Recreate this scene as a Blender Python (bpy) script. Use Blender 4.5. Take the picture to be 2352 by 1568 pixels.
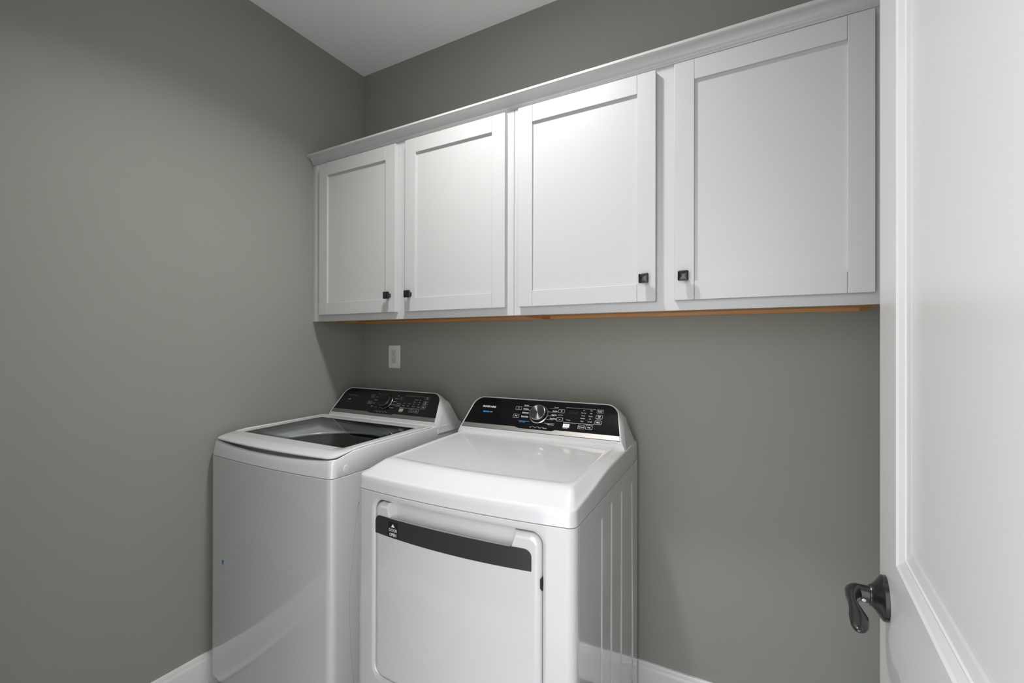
import bpy, bmesh, math, random
from mathutils import Vector, Matrix
random.seed(3)
PI = math.pi
scene = bpy.context.scene
for o in list(bpy.data.objects):
    bpy.data.objects.remove(o)
COL = scene.collection

# ------------------------------------------------------------------ camera
F_PX, YAW, PITCH, ROLL = 1034.8, 0.5046, 0.0024, 0.0020
cam = bpy.data.cameras.new('camera')
cam.sensor_width = 36.0
cam.lens = 36.0 * F_PX / 2352.0
cam.clip_start = 0.02
camo = bpy.data.objects.new('camera', cam)
COL.objects.link(camo)
fwd = Vector((-math.sin(YAW) * math.cos(PITCH), math.cos(YAW) * math.cos(PITCH), math.sin(PITCH)))
rgt = Vector((math.cos(YAW), math.sin(YAW), 0))
upv = rgt.cross(fwd)
r2 = rgt * math.cos(ROLL) + upv * math.sin(ROLL)
u2 = -rgt * math.sin(ROLL) + upv * math.cos(ROLL)
M = Matrix((r2, u2, -fwd)).transposed().to_4x4()
M.translation = Vector((1.8625, -1.7232, 1.3219))
camo.matrix_world = M
scene.camera = camo

# ------------------------------------------------------------------ world, light, exposure
LAMP_POWER = 13.8          # watts of the recessed ceiling lamp
WORLD_STRENGTH = 4.1       # daylight of the hall that comes in through the doorway
w = bpy.data.worlds.new('world')
scene.world = w
w.use_nodes = True
w.node_tree.nodes['Background'].inputs[0].default_value = (0.97, 0.98, 1.0, 1)
w.node_tree.nodes['Background'].inputs[1].default_value = WORLD_STRENGTH
vs = scene.view_settings
vs.view_transform = 'Standard'
vs.look = 'None'
vs.gamma = 1.0
vs.use_curve_mapping = False
vs.exposure = 0.0
al = bpy.data.lights.new('lamp_beam', 'AREA')
al.shape = 'DISK'
al.size = 0.13
al.energy = LAMP_POWER
al.spread = math.radians(136)
al.color = (1.0, 0.985, 0.97)
alo = bpy.data.objects.new('lamp_beam', al)
COL.objects.link(alo)
alo.location = (1.07, -0.81, 2.7265)
scene.cycles.max_bounces = 12
scene.cycles.diffuse_bounces = 8
scene.cycles.glossy_bounces = 6
scene.cycles.transparent_max_bounces = 12
scene.cycles.sample_clamp_indirect = 3.0
scene.cycles.caustics_refractive = False
scene.cycles.caustics_reflective = False
scene.cycles.use_denoising = True

# ------------------------------------------------------------------ materials
def mat(name, color, rough=0.5, metal=0.0, coat=0.0, coat_rough=0.03, spec=0.5, noise=0.0, bump=0.0,
        bump_scale=200.0, rough_noise=0.0, emis=None, estr=0.0, aniso=0.0, coat_ior=1.5):
    m = bpy.data.materials.new(name)
    m.use_nodes = True
    nt = m.node_tree
    b = nt.nodes['Principled BSDF']
    b.inputs['Base Color'].default_value = (*color, 1)
    b.inputs['Roughness'].default_value = rough
    b.inputs['Metallic'].default_value = metal
    b.inputs['Coat Weight'].default_value = coat
    b.inputs['Coat Roughness'].default_value = coat_rough
    b.inputs['Coat IOR'].default_value = coat_ior
    b.inputs['Specular IOR Level'].default_value = spec
    b.inputs['Anisotropic'].default_value = aniso
    if emis:
        b.inputs['Emission Color'].default_value = (*emis, 1)
        b.inputs['Emission Strength'].default_value = estr
    tc = nt.nodes.new('ShaderNodeTexCoord')
    if noise or rough_noise:
        n = nt.nodes.new('ShaderNodeTexNoise')
        n.inputs['Scale'].default_value = 5.0
        n.inputs['Detail'].default_value = 5.0
        nt.links.new(tc.outputs['Object'], n.inputs['Vector'])
        if noise:
            mx = nt.nodes.new('ShaderNodeMix')
            mx.data_type = 'RGBA'
            mx.inputs['A'].default_value = (*[c * (1 - noise) for c in color], 1)
            mx.inputs['B'].default_value = (*[min(1, c * (1 + noise)) for c in color], 1)
            nt.links.new(n.outputs['Fac'], mx.inputs['Factor'])
            nt.links.new(mx.outputs['Result'], b.inputs['Base Color'])
        if rough_noise:
            mr = nt.nodes.new('ShaderNodeMapRange')
            mr.inputs['To Min'].default_value = rough - rough_noise
            mr.inputs['To Max'].default_value = rough + rough_noise
            nt.links.new(n.outputs['Fac'], mr.inputs['Value'])
            nt.links.new(mr.outputs['Result'], b.inputs['Roughness'])
    if bump:
        n2 = nt.nodes.new('ShaderNodeTexNoise')
        n2.inputs['Scale'].default_value = bump_scale
        n2.inputs['Detail'].default_value = 4.0
        nt.links.new(tc.outputs['Object'], n2.inputs['Vector'])
        bp = nt.nodes.new('ShaderNodeBump')
        bp.inputs['Strength'].default_value = bump
        bp.inputs['Distance'].default_value = 0.001
        nt.links.new(n2.outputs['Fac'], bp.inputs['Height'])
        nt.links.new(bp.outputs['Normal'], b.inputs['Normal'])
    return m

M_WALL = mat('sage_wall_paint', (0.285, 0.298, 0.266), rough=0.55, spec=0.35, noise=0.015, bump=0.10, bump_scale=260)
M_CEIL = mat('ceiling_paint', (0.93, 0.93, 0.935), rough=0.85, spec=0.2, noise=0.01, bump=0.1, bump_scale=220)
M_TRIM = mat('trim_semigloss', (0.74, 0.74, 0.74), rough=0.3, noise=0.006, bump=0.03, bump_scale=60)
M_CAB = mat('cabinet_paint', (0.535, 0.533, 0.533), rough=0.40, noise=0.006, bump=0.02, bump_scale=90)
M_DOOR = mat('room_door_paint', (0.58, 0.58, 0.577), rough=0.24, noise=0.01, bump=0.06, bump_scale=45)
M_ENAMEL = mat('white_enamel', (0.60, 0.604, 0.612), rough=0.10, coat=1.0, coat_rough=0.01, noise=0.004)
M_PLASTIC = mat('white_plastic', (0.62, 0.625, 0.637), rough=0.25, coat=0.7, coat_rough=0.06, noise=0.004)
M_GREYTUB = mat('pale_grey_plastic', (0.62, 0.66, 0.68), rough=0.22, coat=0.6, coat_rough=0.08, noise=0.01)
M_STEEL = mat('drum_steel', (0.16, 0.16, 0.16), rough=0.30, metal=1.0, rough_noise=0.06)
M_BLACKGLOSS = mat('glossy_black_panel', (0.004, 0.004, 0.005), rough=0.09, spec=0.35, rough_noise=0.02)
M_BLACK = mat('black_plastic', (0.012, 0.012, 0.013), rough=0.35, noise=0.1)
M_BLACKMETAL = mat('matte_black_metal', (0.010, 0.010, 0.011), rough=0.27, coat=0.25, coat_rough=0.1, rough_noise=0.05)
M_CHARCOAL = mat('charcoal_handle_band', (0.030, 0.030, 0.031), rough=0.32, noise=0.05, rough_noise=0.03)
M_CHROME = mat('chrome', (0.75, 0.75, 0.76), rough=0.10, metal=1.0, rough_noise=0.02)
M_DARKGAP = mat('dark_seam', (0.05, 0.05, 0.055), rough=0.6, noise=0.05)
M_WHITEPRINT = mat('white_print', (0.62, 0.64, 0.66), rough=0.5, noise=0.02)
M_BLUEPRINT = mat('blue_print', (0.05, 0.36, 0.78), rough=0.5, noise=0.02)
M_DIMPRINT = mat('dim_grey_print', (0.075, 0.08, 0.085), rough=0.5, noise=0.02)
M_DARKPRINT = mat('dark_print', (0.2, 0.2, 0.17), rough=0.5, noise=0.02)
M_BUTTON = mat('pale_button', (0.72, 0.71, 0.66), rough=0.4, noise=0.02)
M_LAMP = mat('lamp_diffuser', (0.9, 0.9, 0.9), rough=0.4, noise=0.01, emis=(1.0, 0.985, 0.96), estr=60.0)
M_OUTLETSLOT = mat('outlet_slot', (0.03, 0.03, 0.03), rough=0.6, noise=0.05)
M_SCREW = mat('bright_screw', (0.8, 0.79, 0.76), rough=0.25, metal=0.8, rough_noise=0.05)
M_SCUFFBLUE = mat('blue_scuff', (0.05, 0.22, 0.62), rough=0.6, noise=0.3)
M_SCUFFGREY = mat('grey_scuff', (0.5, 0.5, 0.5), rough=0.6, noise=0.2)
M_CHIP = mat('tan_chip', (0.35, 0.33, 0.2), rough=0.6, noise=0.3)

def wood_mat():
    m = mat('maple_wood', (0.45, 0.23, 0.085), rough=0.45)
    nt = m.node_tree
    b = nt.nodes['Principled BSDF']
    tc = nt.nodes.new('ShaderNodeTexCoord')
    mp = nt.nodes.new('ShaderNodeMapping')
    mp.inputs['Scale'].default_value = (1.2, 14, 26)
    n = nt.nodes.new('ShaderNodeTexNoise')
    n.inputs['Scale'].default_value = 2.2
    n.inputs['Detail'].default_value = 7
    cr = nt.nodes.new('ShaderNodeValToRGB')
    cr.color_ramp.elements[0].position = 0.3
    cr.color_ramp.elements[0].color = (0.42, 0.185, 0.055, 1)
    cr.color_ramp.elements[1].position = 0.7
    cr.color_ramp.elements[1].color = (0.62, 0.32, 0.115, 1)
    nt.links.new(tc.outputs['Object'], mp.inputs['Vector'])
    nt.links.new(mp.outputs['Vector'], n.inputs['Vector'])
    nt.links.new(n.outputs['Fac'], cr.inputs['Fac'])
    nt.links.new(cr.outputs['Color'], b.inputs['Base Color'])
    return m
M_WOOD = wood_mat()

def floor_mat():
    m = mat('grey_plank_floor', (0.2, 0.19, 0.18), rough=0.42)
    nt = m.node_tree
    b = nt.nodes['Principled BSDF']
    tc = nt.nodes.new('ShaderNodeTexCoord')
    mp = nt.nodes.new('ShaderNodeMapping')
    mp.inputs['Scale'].default_value = (16, 1.4, 1)
    n = nt.nodes.new('ShaderNodeTexNoise')
    n.inputs['Scale'].default_value = 3
    n.inputs['Detail'].default_value = 8
    cr = nt.nodes.new('ShaderNodeValToRGB')
    cr.color_ramp.elements[0].position = 0.3
    cr.color_ramp.elements[0].color = (0.33, 0.325, 0.32, 1)
    cr.color_ramp.elements[1].position = 0.75
    cr.color_ramp.elements[1].color = (0.45, 0.445, 0.435, 1)
    nt.links.new(tc.outputs['Object'], mp.inputs['Vector'])
    nt.links.new(mp.outputs['Vector'], n.inputs['Vector'])
    nt.links.new(n.outputs['Fac'], cr.inputs['Fac'])
    nt.links.new(cr.outputs['Color'], b.inputs['Base Color'])
    return m
M_FLOOR = floor_mat()

def brushed_mat(name, c0, c1, scale, rough):
    m = mat(name, c0, rough=rough, metal=1.0)
    nt = m.node_tree
    b = nt.nodes['Principled BSDF']
    tc = nt.nodes.new('ShaderNodeTexCoord')
    mp = nt.nodes.new('ShaderNodeMapping')
    mp.inputs['Scale'].default_value = scale
    n = nt.nodes.new('ShaderNodeTexNoise')
    n.inputs['Scale'].default_value = 6
    n.inputs['Detail'].default_value = 6
    cr = nt.nodes.new('ShaderNodeValToRGB')
    cr.color_ramp.elements[0].position = 0.3
    cr.color_ramp.elements[0].color = (*c0, 1)
    cr.color_ramp.elements[1].position = 0.7
    cr.color_ramp.elements[1].color = (*c1, 1)
    nt.links.new(tc.outputs['Object'], mp.inputs['Vector'])
    nt.links.new(mp.outputs['Vector'], n.inputs['Vector'])
    nt.links.new(n.outputs['Fac'], cr.inputs['Fac'])
    nt.links.new(cr.outputs['Color'], b.inputs['Base Color'])
    return m
M_BRUSHED = brushed_mat('brushed_steel_band', (0.29, 0.284, 0.27), (0.34, 0.332, 0.315), (2, 60, 60), 0.45)

def spun_mat(name='spun_dark_metal', c=0.16):
    # turned metal face of a dial: radial anisotropy around the dial's own axis
    m = mat(name, (c, c, c * 1.05), rough=0.22, metal=1.0, aniso=0.9)
    nt = m.node_tree
    b = nt.nodes['Principled BSDF']
    t = nt.nodes.new('ShaderNodeTangent')
    t.direction_type = 'RADIAL'
    t.axis = 'Z'
    nt.links.new(t.outputs[0], b.inputs['Tangent'])
    return m
M_SPUN = spun_mat()
M_SPUN_BLACK = spun_mat('spun_black_metal', 0.045)

def glass_mat():
    # tinted lid glass; a printed dark dot border fades inwards from the pane's rim
    m = bpy.data.materials.new('tinted_lid_glass')
    m.use_nodes = True
    nt = m.node_tree
    nt.nodes.clear()
    out = nt.nodes.new('ShaderNodeOutputMaterial')
    tc = nt.nodes.new('ShaderNodeTexCoord')
    sep = nt.nodes.new('ShaderNodeSeparateXYZ')
    nt.links.new(tc.outputs['Generated'], sep.inputs[0])
    def edge(sock, size, width):
        # distance (m) to nearest of the two rims, mapped to 0..1 over width
        a = nt.nodes.new('ShaderNodeMath'); a.operation = 'SUBTRACT'
        a.inputs[1].default_value = 0.5
        nt.links.new(sock, a.inputs[0])
        ab = nt.nodes.new('ShaderNodeMath'); ab.operation = 'ABSOLUTE'
        nt.links.new(a.outputs[0], ab.inputs[0])
        d = nt.nodes.new('ShaderNodeMath'); d.operation = 'MULTIPLY_ADD'
        d.inputs[1].default_value = -size / width
        d.inputs[2].default_value = 0.5 * size / width
        nt.links.new(ab.outputs[0], d.inputs[0])
        return d.outputs[0]
    ex = edge(sep.outputs[0], 0.572, 0.055)
    ey = edge(sep.outputs[1], 0.365, 0.055)
    mn = nt.nodes.new('ShaderNodeMath'); mn.operation = 'SMOOTH_MIN'
    mn.inputs[2].default_value = 0.35
    nt.links.new(ex, mn.inputs[0]); nt.links.new(ey, mn.inputs[1])
    mr = nt.nodes.new('ShaderNodeMapRange'); mr.interpolation_type = 'SMOOTHSTEP'
    mr.inputs['From Min'].default_value = -0.15
    mr.inputs['From Max'].default_value = 0.8
    nt.links.new(mn.outputs[0], mr.inputs['Value'])
    tr = nt.nodes.new('ShaderNodeBsdfTransparent')
    tr.inputs[0].default_value = (0.97, 0.975, 0.975, 1)
    dk = nt.nodes.new('ShaderNodeBsdfDiffuse')
    dk.inputs[0].default_value = (0.006, 0.006, 0.007, 1)
    m1 = nt.nodes.new('ShaderNodeMixShader')
    nt.links.new(mr.outputs['Result'], m1.inputs[0])
    nt.links.new(dk.outputs[0], m1.inputs[1])
    nt.links.new(tr.outputs[0], m1.inputs[2])
    gl = nt.nodes.new('ShaderNodeBsdfGlossy')
    gl.inputs['Roughness'].default_value = 0.01
    fr = nt.nodes.new('ShaderNodeFresnel')
    fr.inputs[0].default_value = 1.5
    m2 = nt.nodes.new('ShaderNodeMixShader')
    # the pane is not refracting, so its inner face must not reflect a second time
    ge = nt.nodes.new('ShaderNodeNewGeometry')
    inv = nt.nodes.new('ShaderNodeMath'); inv.operation = 'SUBTRACT'
    inv.inputs[0].default_value = 1.0
    nt.links.new(ge.outputs['Backfacing'], inv.inputs[1])
    mu = nt.nodes.new('ShaderNodeMath'); mu.operation = 'MULTIPLY'
    nt.links.new(fr.outputs[0], mu.inputs[0]); nt.links.new(inv.outputs[0], mu.inputs[1])
    nt.links.new(mu.outputs[0], m2.inputs[0])
    nt.links.new(m1.outputs[0], m2.inputs[1])
    nt.links.new(gl.outputs[0], m2.inputs[2])
    nt.links.new(m2.outputs[0], out.inputs[0])
    return m
M_GLASS = glass_mat()

# ------------------------------------------------------------------ helpers
def thing(name, label, cat, loc=(0, 0, 0), rotz=0.0, group=None):
    o = bpy.data.objects.new(name, None)
    o.empty_display_size = 0.05
    COL.objects.link(o)
    o.location = loc
    o.rotation_euler = (0, 0, rotz)
    o['label'] = label
    o['category'] = cat
    if group:
        o['group'] = group
    return o

def obj(name, bm, m, parent=None, smooth=None, label=None):
    me = bpy.data.meshes.new(name)
    bmesh.ops.recalc_face_normals(bm, faces=bm.faces)
    bm.to_mesh(me)
    bm.free()
    me.materials.append(m)
    if smooth:
        me.shade_smooth()
        me.set_sharp_from_angle(angle=math.radians(smooth))
    o = bpy.data.objects.new(name, me)
    COL.objects.link(o)
    if parent is not None:
        o.parent = parent
    if label:
        o['label'] = label
    return o

def tag(o, label, cat, group=None):
    o['label'] = label
    o['category'] = cat
    if group:
        o['group'] = group
    return o

def struct(name, bm, m, parent=None, smooth=None):
    o = obj(name, bm, m, parent, smooth)
    if parent is None:
        o['kind'] = 'structure'
    return o

def add_box(bm, lo, hi, bev=0.0, seg=2):
    r = bmesh.ops.create_cube(bm, size=1.0)
    vs_ = r['verts']
    c = [(a + b) / 2 for a, b in zip(lo, hi)]
    s = [b - a for a, b in zip(lo, hi)]
    for v in vs_:
        v.co = Vector((c[0] + v.co.x * s[0], c[1] + v.co.y * s[1], c[2] + v.co.z * s[2]))
    if bev:
        es = list({e for v in vs_ for e in v.link_edges})
        bmesh.ops.bevel(bm, geom=es, offset=bev, segments=seg, affect='EDGES', profile=0.5)

def box(lo, hi, bev=0.0, seg=2):
    bm = bmesh.new()
    add_box(bm, lo, hi, bev, seg)
    return bm

def add_loft(bm, rings, closed=True, cap0=False, cap1=False):
    vv = [[bm.verts.new(p) for p in r] for r in rings]
    n = len(rings[0])
    for a, b in zip(vv, vv[1:]):
        for i in range(n if closed else n - 1):
            j = (i + 1) % n
            try:
                bm.faces.new((a[i], a[j], b[j], b[i]))
            except ValueError:
                pass
    if cap0:
        bm.faces.new(vv[0])
    if cap1:
        bm.faces.new(vv[-1])
    return vv

def loft(rings, closed=True, cap0=False, cap1=False):
    bm = bmesh.new()
    add_loft(bm, rings, closed, cap0, cap1)
    return bm

def add_lathe(bm, prof, mtx=None, n=32):
    # prof: list of (r, h); axis Z; r == 0 closes to a point
    rows = []
    for r, h in prof:
        if r <= 1e-6:
            rows.append([bm.verts.new((0, 0, h))])
        else:
            rows.append([bm.verts.new((r * math.cos(2 * PI * i / n), r * math.sin(2 * PI * i / n), h)) for i in range(n)])
    for a, b in zip(rows, rows[1:]):
        for i in range(n):
            j = (i + 1) % n
            if len(a) == 1 and len(b) == 1:
                continue
            if len(a) == 1:
                bm.faces.new((a[0], b[j], b[i]))
            elif len(b) == 1:
                bm.faces.new((a[i], a[j], b[0]))
            else:
                bm.faces.new((a[i], a[j], b[j], b[i]))
    if mtx is not None:
        for row in rows:
            for v in row:
                v.co = mtx @ v.co

def rrect(x0, x1, y0, y1, r, n=6):
    pts = []
    for cx, cy, a0 in ((x1 - r, y0 + r, -PI / 2), (x1 - r, y1 - r, 0), (x0 + r, y1 - r, PI / 2), (x0 + r, y0 + r, PI)):
        for i in range(n + 1):
            a = a0 + PI / 2 * i / n
            pts.append((cx + r * math.cos(a), cy + r * math.sin(a)))
    return pts

def boolean(o, cutter):
    cutter.parent = o.parent
    md = o.modifiers.new('cut', 'BOOLEAN')
    md.operation = 'DIFFERENCE'
    md.solver = 'EXACT'
    md.object = cutter
    dg = bpy.context.evaluated_depsgraph_get()
    dg.update()
    me = bpy.data.meshes.new_from_object(o.evaluated_get(dg))
    old = o.data
    o.modifiers.clear()
    o.data = me
    me.name = old.name
    bpy.data.objects.remove(cutter)

def resmooth(o, ang=28):
    o.data.shade_smooth()
    o.data.set_sharp_from_angle(angle=math.radians(ang))
    wn = o.modifiers.new('weighted', 'WEIGHTED_NORMAL')
    wn.keep_sharp = True
    wn.weight = 80

# ------------------------------------------------------------------ room shell
RX, RY, RH = 2.215, -1.64, 2.743      # room: x 0..RX, y RY..0, height RH
def slab(name, lo, hi, m):
    return struct(name, box(lo, hi), m)
DX0, DX1, DH = 1.25, 2.045, 2.06        # doorway in the front wall, the camera stands in it
fl = slab('floor', (-0.12, -3.2, -0.03), (3.2, 0.12, 0.0), M_FLOOR)
slab('ceiling', (-0.12, RY - 0.12, RH), (RX + 0.12, 0.12, RH + 0.08), M_CEIL)
slab('wall_back', (-0.12, 0.0, 0.0), (RX + 0.12, 0.12, RH), M_WALL)
slab('wall_left', (-0.12, RY - 0.12, 0.0), (0.0, 0.0, RH), M_WALL)
slab('wall_right', (RX, RY - 0.12, 0.0), (RX + 0.12, 0.0, RH), M_WALL)
bm = bmesh.new()
add_box(bm, (0.0, RY - 0.115, 0.0), (DX0, RY, RH))
add_box(bm, (DX1, RY - 0.115, 0.0), (RX, RY, RH))
add_box(bm, (DX0, RY - 0.115, DH), (DX1, RY, RH))
struct('wall_front', bm, M_WALL)
# door jamb and casing of the doorway
bm = bmesh.new()
add_box(bm, (DX0 - 0.055, RY, 0.0), (DX0 + 0.004, RY + 0.012, DH + 0.055), 0.003)
add_box(bm, (DX0 + 0.004, RY, DH), (DX1 - 0.004, RY + 0.012, DH + 0.055), 0.003)
add_box(bm, (DX0, RY - 0.115, 0.0), (DX0 + 0.018, RY - 0.001, DH), 0.002)
add_box(bm, (DX1 - 0.018, RY - 0.115, 0.0), (DX1, RY - 0.001, DH), 0.002)
add_box(bm, (DX0 + 0.018, RY - 0.115, DH - 0.018), (DX1 - 0.018, RY - 0.001, DH), 0.002)
struct('trim_1', bm, M_TRIM)

def base_profile():
    # (offset from wall, z)
    return [(0.0, 0.0), (0.020, 0.0), (0.0255, 0.004), (0.027, 0.010), (0.0250, 0.016), (0.0195, 0.019), (0.0135, 0.0195),
            (0.0135, 0.108), (0.0125, 0.112), (0.0100, 0.116), (0.0092, 0.121), (0.0088, 0.127), (0.0065, 0.132), (0.003, 0.1335), (0.0, 0.1335)]
def baseboard(name, a, b, nrm):
    rings = []
    for P in (a, b):
        rings.append([(P[0] + nrm[0] * o_, P[1] + nrm[1] * o_, z) for o_, z in base_profile()])
    struct(name, loft(rings, True, True, True), M_TRIM, smooth=40)
baseboard('baseboard_left', (0.0, RY, 0), (0.0, 0.0, 0), (1, 0))
baseboard('baseboard_back', (0.0, 0.0, 0), (RX, 0.0, 0), (0, -1))
baseboard('baseboard_right', (RX, 0.0, 0), (RX, RY, 0), (-1, 0))
baseboard('baseboard_front', (0.0, RY, 0), (DX0 - 0.056, RY, 0), (0, 1))

# ------------------------------------------------------------------ ceiling lamp (out of frame, lights the room)
lamp = thing('ceiling_light', 'round white recessed downlight in the middle of the laundry room ceiling', 'light', (1.07, -0.81, RH))
bm = bmesh.new()
add_lathe(bm, [(0.0, 0.0), (0.096, 0.0), (0.097, -0.003), (0.094, -0.007), (0.082, -0.0165), (0.074, -0.0165), (0.070, -0.006), (0.0, -0.006)], n=48)
obj('trim_ring', bm, M_TRIM, lamp, 40)
bm = bmesh.new()
add_lathe(bm, [(0.0, -0.0140), (0.04, -0.0138), (0.066, -0.0115), (0.0695, -0.0065), (0.0, -0.0062)], n=48)
obj('diffuser', bm, M_LAMP, lamp, 50)

# ------------------------------------------------------------------ wall cabinets
CZ0, CZ1, CY = 1.419, 2.181, -0.307      # box bottom, top, face plane
DFY = -0.327                             # door face plane
DZ0, DZ1, PZ0, PZ1 = 1.4476, 2.1455, 1.502, 2.087
def frustum_knob():
    bm = bmesh.new()
    # stem along -y, then a square cushion head with a shallow pyramid face
    rings = []
    def sq(h, r, y, n=5):
        return [(px, y, pz) for px, pz in rrect(-h, h, -h, h, r, n)]
    for h, r, y in ((0.0085, 0.003, 0.0), (0.0085, 0.003, -0.001), (0.0062, 0.003, -0.004), (0.0062, 0.003, -0.012),
                    (0.0100, 0.003, -0.0145), (0.0138, 0.004, -0.0160), (0.0148, 0.0042, -0.0185), (0.0148, 0.0042, -0.0215),
                    (0.0140, 0.0036, -0.0235), (0.0128, 0.0022, -0.0242)):
        rings.append(sq(h, r, y))
    vv = add_loft(bm, rings, True, True, False)
    apex = bm.verts.new((0, -0.0275, 0))
    last = vv[-1]
    for i in range(len(last)):
        bm.faces.new((last[i], last[(i + 1) % len(last)], apex))
    return bm

def wall_cabinet(x0, x1, doors, label, filler):
    t = thing('wall_cabinet', label, 'cabinet', (x0, 0, CZ0), 0, 'wall cabinets in a row')
    W = x1 - x0
    H = CZ1 - CZ0
    th = 0.0127
    fy = CY + 0.019
    # carcass: two sides, top, back
    bm = bmesh.new()
    add_box(bm, (th, -0.0065, 0.014), (W - th, -0.0005, H - th))
    add_box(bm, (0.0005, fy, H - th), (W - 0.0005, -0.0005, H))
    obj('carcass', bm, M_CAB, t)
    for k in (0, 1):
        xa = 0.0005 if k == 0 else W - th - 0.0002
        obj('side_panel', box((xa, fy, 0.0), (xa + th - 0.0003, -0.0005, H - th)), M_WOOD, t)
    obj('bottom_panel', box((th + 0.0003, fy, 0.0125), (W - th - 0.0003, -0.020, 0.0245)), M_WOOD, t, label='maple-coloured unpainted underside panel')
    obj('hanging_rail', box((th + 0.0003, -0.0195, 0.0005), (W - th - 0.0003, -0.007, 0.060)), M_WOOD, t)
    # face frame: stiles and rails joined in one mesh
    bm = bmesh.new()
    xm = (doors[0][1] + doors[1][0]) / 2 - x0
    sw, rw = 0.038, 0.038
    add_box(bm, (0.0003, CY, 0.0), (sw, fy - 0.0003, H), 0.0012)
    add_box(bm, (W - sw, CY, 0.0), (W - 0.0003, fy - 0.0003, H), 0.0012)
    add_box(bm, (xm - 0.038, CY, rw), (xm + 0.038, fy - 0.0003, H - rw))
    add_box(bm, (sw - 0.001, CY + 0.0001, 0.0), (W - sw + 0.001, fy - 0.0003, rw))
    add_box(bm, (sw - 0.001, CY + 0.0001, H - rw), (W - sw + 0.001, fy - 0.0003, H))
    obj('face_frame', bm, M_CAB, t)
    if filler:
        prf = [(0.0008 - x0, CY + 0.018), (0.0008 - x0, CY - 0.0010), (0.0100 - x0, CY - 0.0030)]
        for i in range(9):
            a = i / 8 * PI / 2
            prf.append((0.0290 - x0 + 0.0112 * math.sin(a), CY - 0.0044 + 0.0044 * (1 - math.cos(a)) + 0.004 * (i / 8)))
        prf.append((-0.0003, CY + 0.018))
        obj('filler_strip', loft([[(px, py, z_) for px, py in prf] for z_ in (0.0, H - 0.024)], True, True, True), M_CAB, t, 40)
    for (a, b, kx) in doors:
        a -= x0; b -= x0
        z0, z1, p0, p1 = DZ0 - CZ0, DZ1 - CZ0, PZ0 - CZ0, PZ1 - CZ0
        yb = CY - 0.0008
        sw_ = 0.0555
        # centre panel is the door's own mesh, frame members are its pieces
        d = obj('cabinet_door', box((a + sw_ - 0.006, DFY + 0.0075, p0 - 0.006), (b - sw_ + 0.006, yb - 0.003, p1 + 0.006)), M_CAB, t)
        obj('stile', box((a, DFY, z0), (a + sw_ - 0.00025, yb, z1), 0.0011), M_CAB, d)
        obj('stile', box((b - sw_ + 0.00025, DFY, z0), (b, yb, z1), 0.0011), M_CAB, d)
        for (q0, q1) in ((z0, p0), (p1, z1)):
            obj('rail', box((a + sw_ + 0.00025, DFY + 0.0001, q0), (b - sw_ - 0.00025, yb, q1), 0.0011), M_CAB, d)
        k = obj('knob', frustum_knob(), M_BLACKMETAL, d, 35, label='square black metal knob')
        k.location = (kx - x0, DFY + 0.0002, 1.5165 - CZ0)
    return t
wall_cabinet(0.0405, 1.0872, [(0.0665, 0.5375, 0.5065), (0.5905, 1.0608, 0.6195)],
             'white two-door shaker wall cabinet on the left, against the left wall above the washer', True)
wall_cabinet(1.0878, 2.1365, [(1.1140, 1.5845, 1.5535), (1.6380, 2.1085, 1.6660)],
             'white two-door shaker wall cabinet on the right, beside the open room door', False)

# crown moulding along the tops of both cabinets
prof = [(0.0, 2.158), (0.0035, 2.1575), (0.0050, 2.160), (0.0052, 2.1625), (0.0075, 2.1645)]
for i in range(9):       # cove
    a = i / 8 * PI / 2
    prof.append((0.0085 + 0.0215 * (1 - math.cos(a)), 2.1655 + 0.0225 * math.sin(a)))
prof += [(0.0320, 2.1885), (0.0345, 2.1895), (0.0365, 2.1915), (0.0368, 2.1985), (0.0355, 2.1995), (0.0, 2.1995)]
rings = [[(x, CY - 0.0002 - o_, z) for o_, z in prof] for x in (0.0012, 2.1375)]
tag(obj('crown_molding', loft(rings, True, True, True), M_CAB, None, 40),
    'white crown moulding with a cove running along the top of the wall cabinets', 'moulding')

# ------------------------------------------------------------------ outlet
t = thing('wall_outlet', 'white rectangular power outlet on the back wall above the washer', 'outlet', (0.228, 0, 1.2485))
bm = loft([[(px, y, pz) for px, pz in rrect(-a, a, -b, b, 0.003, 4)] for a, b, y in
           ((0.0375, 0.0585, -0.0003), (0.0375, 0.0585, -0.0035), (0.0355, 0.0565, -0.0062))], True, True, True)
obj('cover_plate', bm, M_TRIM, t, 30)
f = obj('receptacle', box((-0.0165, -0.0085, -0.0335), (0.0165, -0.0064, 0.0335), 0.0008), M_PLASTIC, t)
for zc in (0.019, -0.019):
    bm = bmesh.new()
    add_box(bm, (-0.0075, -0.0087, zc), (-0.0055, -0.0084, zc + 0.008))
    add_box(bm, (0.0055, -0.0087, zc + 0.0005), (0.0072, -0.0084, zc + 0.0075))
    add_lathe(bm, [(0.0, 0.0003), (0.0027, 0.0003), (0.0027, 0.0)], Matrix.Translation((0, -0.0085, zc - 0.007)) @ Matrix.Rotation(PI / 2, 4, 'X'), 12)
    obj('socket_slots', bm, M_OUTLETSLOT, f)
for zc in (0.0485, -0.0485):
    bm = bmesh.new()
    add_lathe(bm, [(0.003, 0.0), (0.0028, 0.0008), (0.0, 0.001)], Matrix.Translation((0, -0.0062, zc)) @ Matrix.Rotation(PI / 2, 4, 'X'), 14)
    obj('screw', bm, M_TRIM, t)

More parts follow.
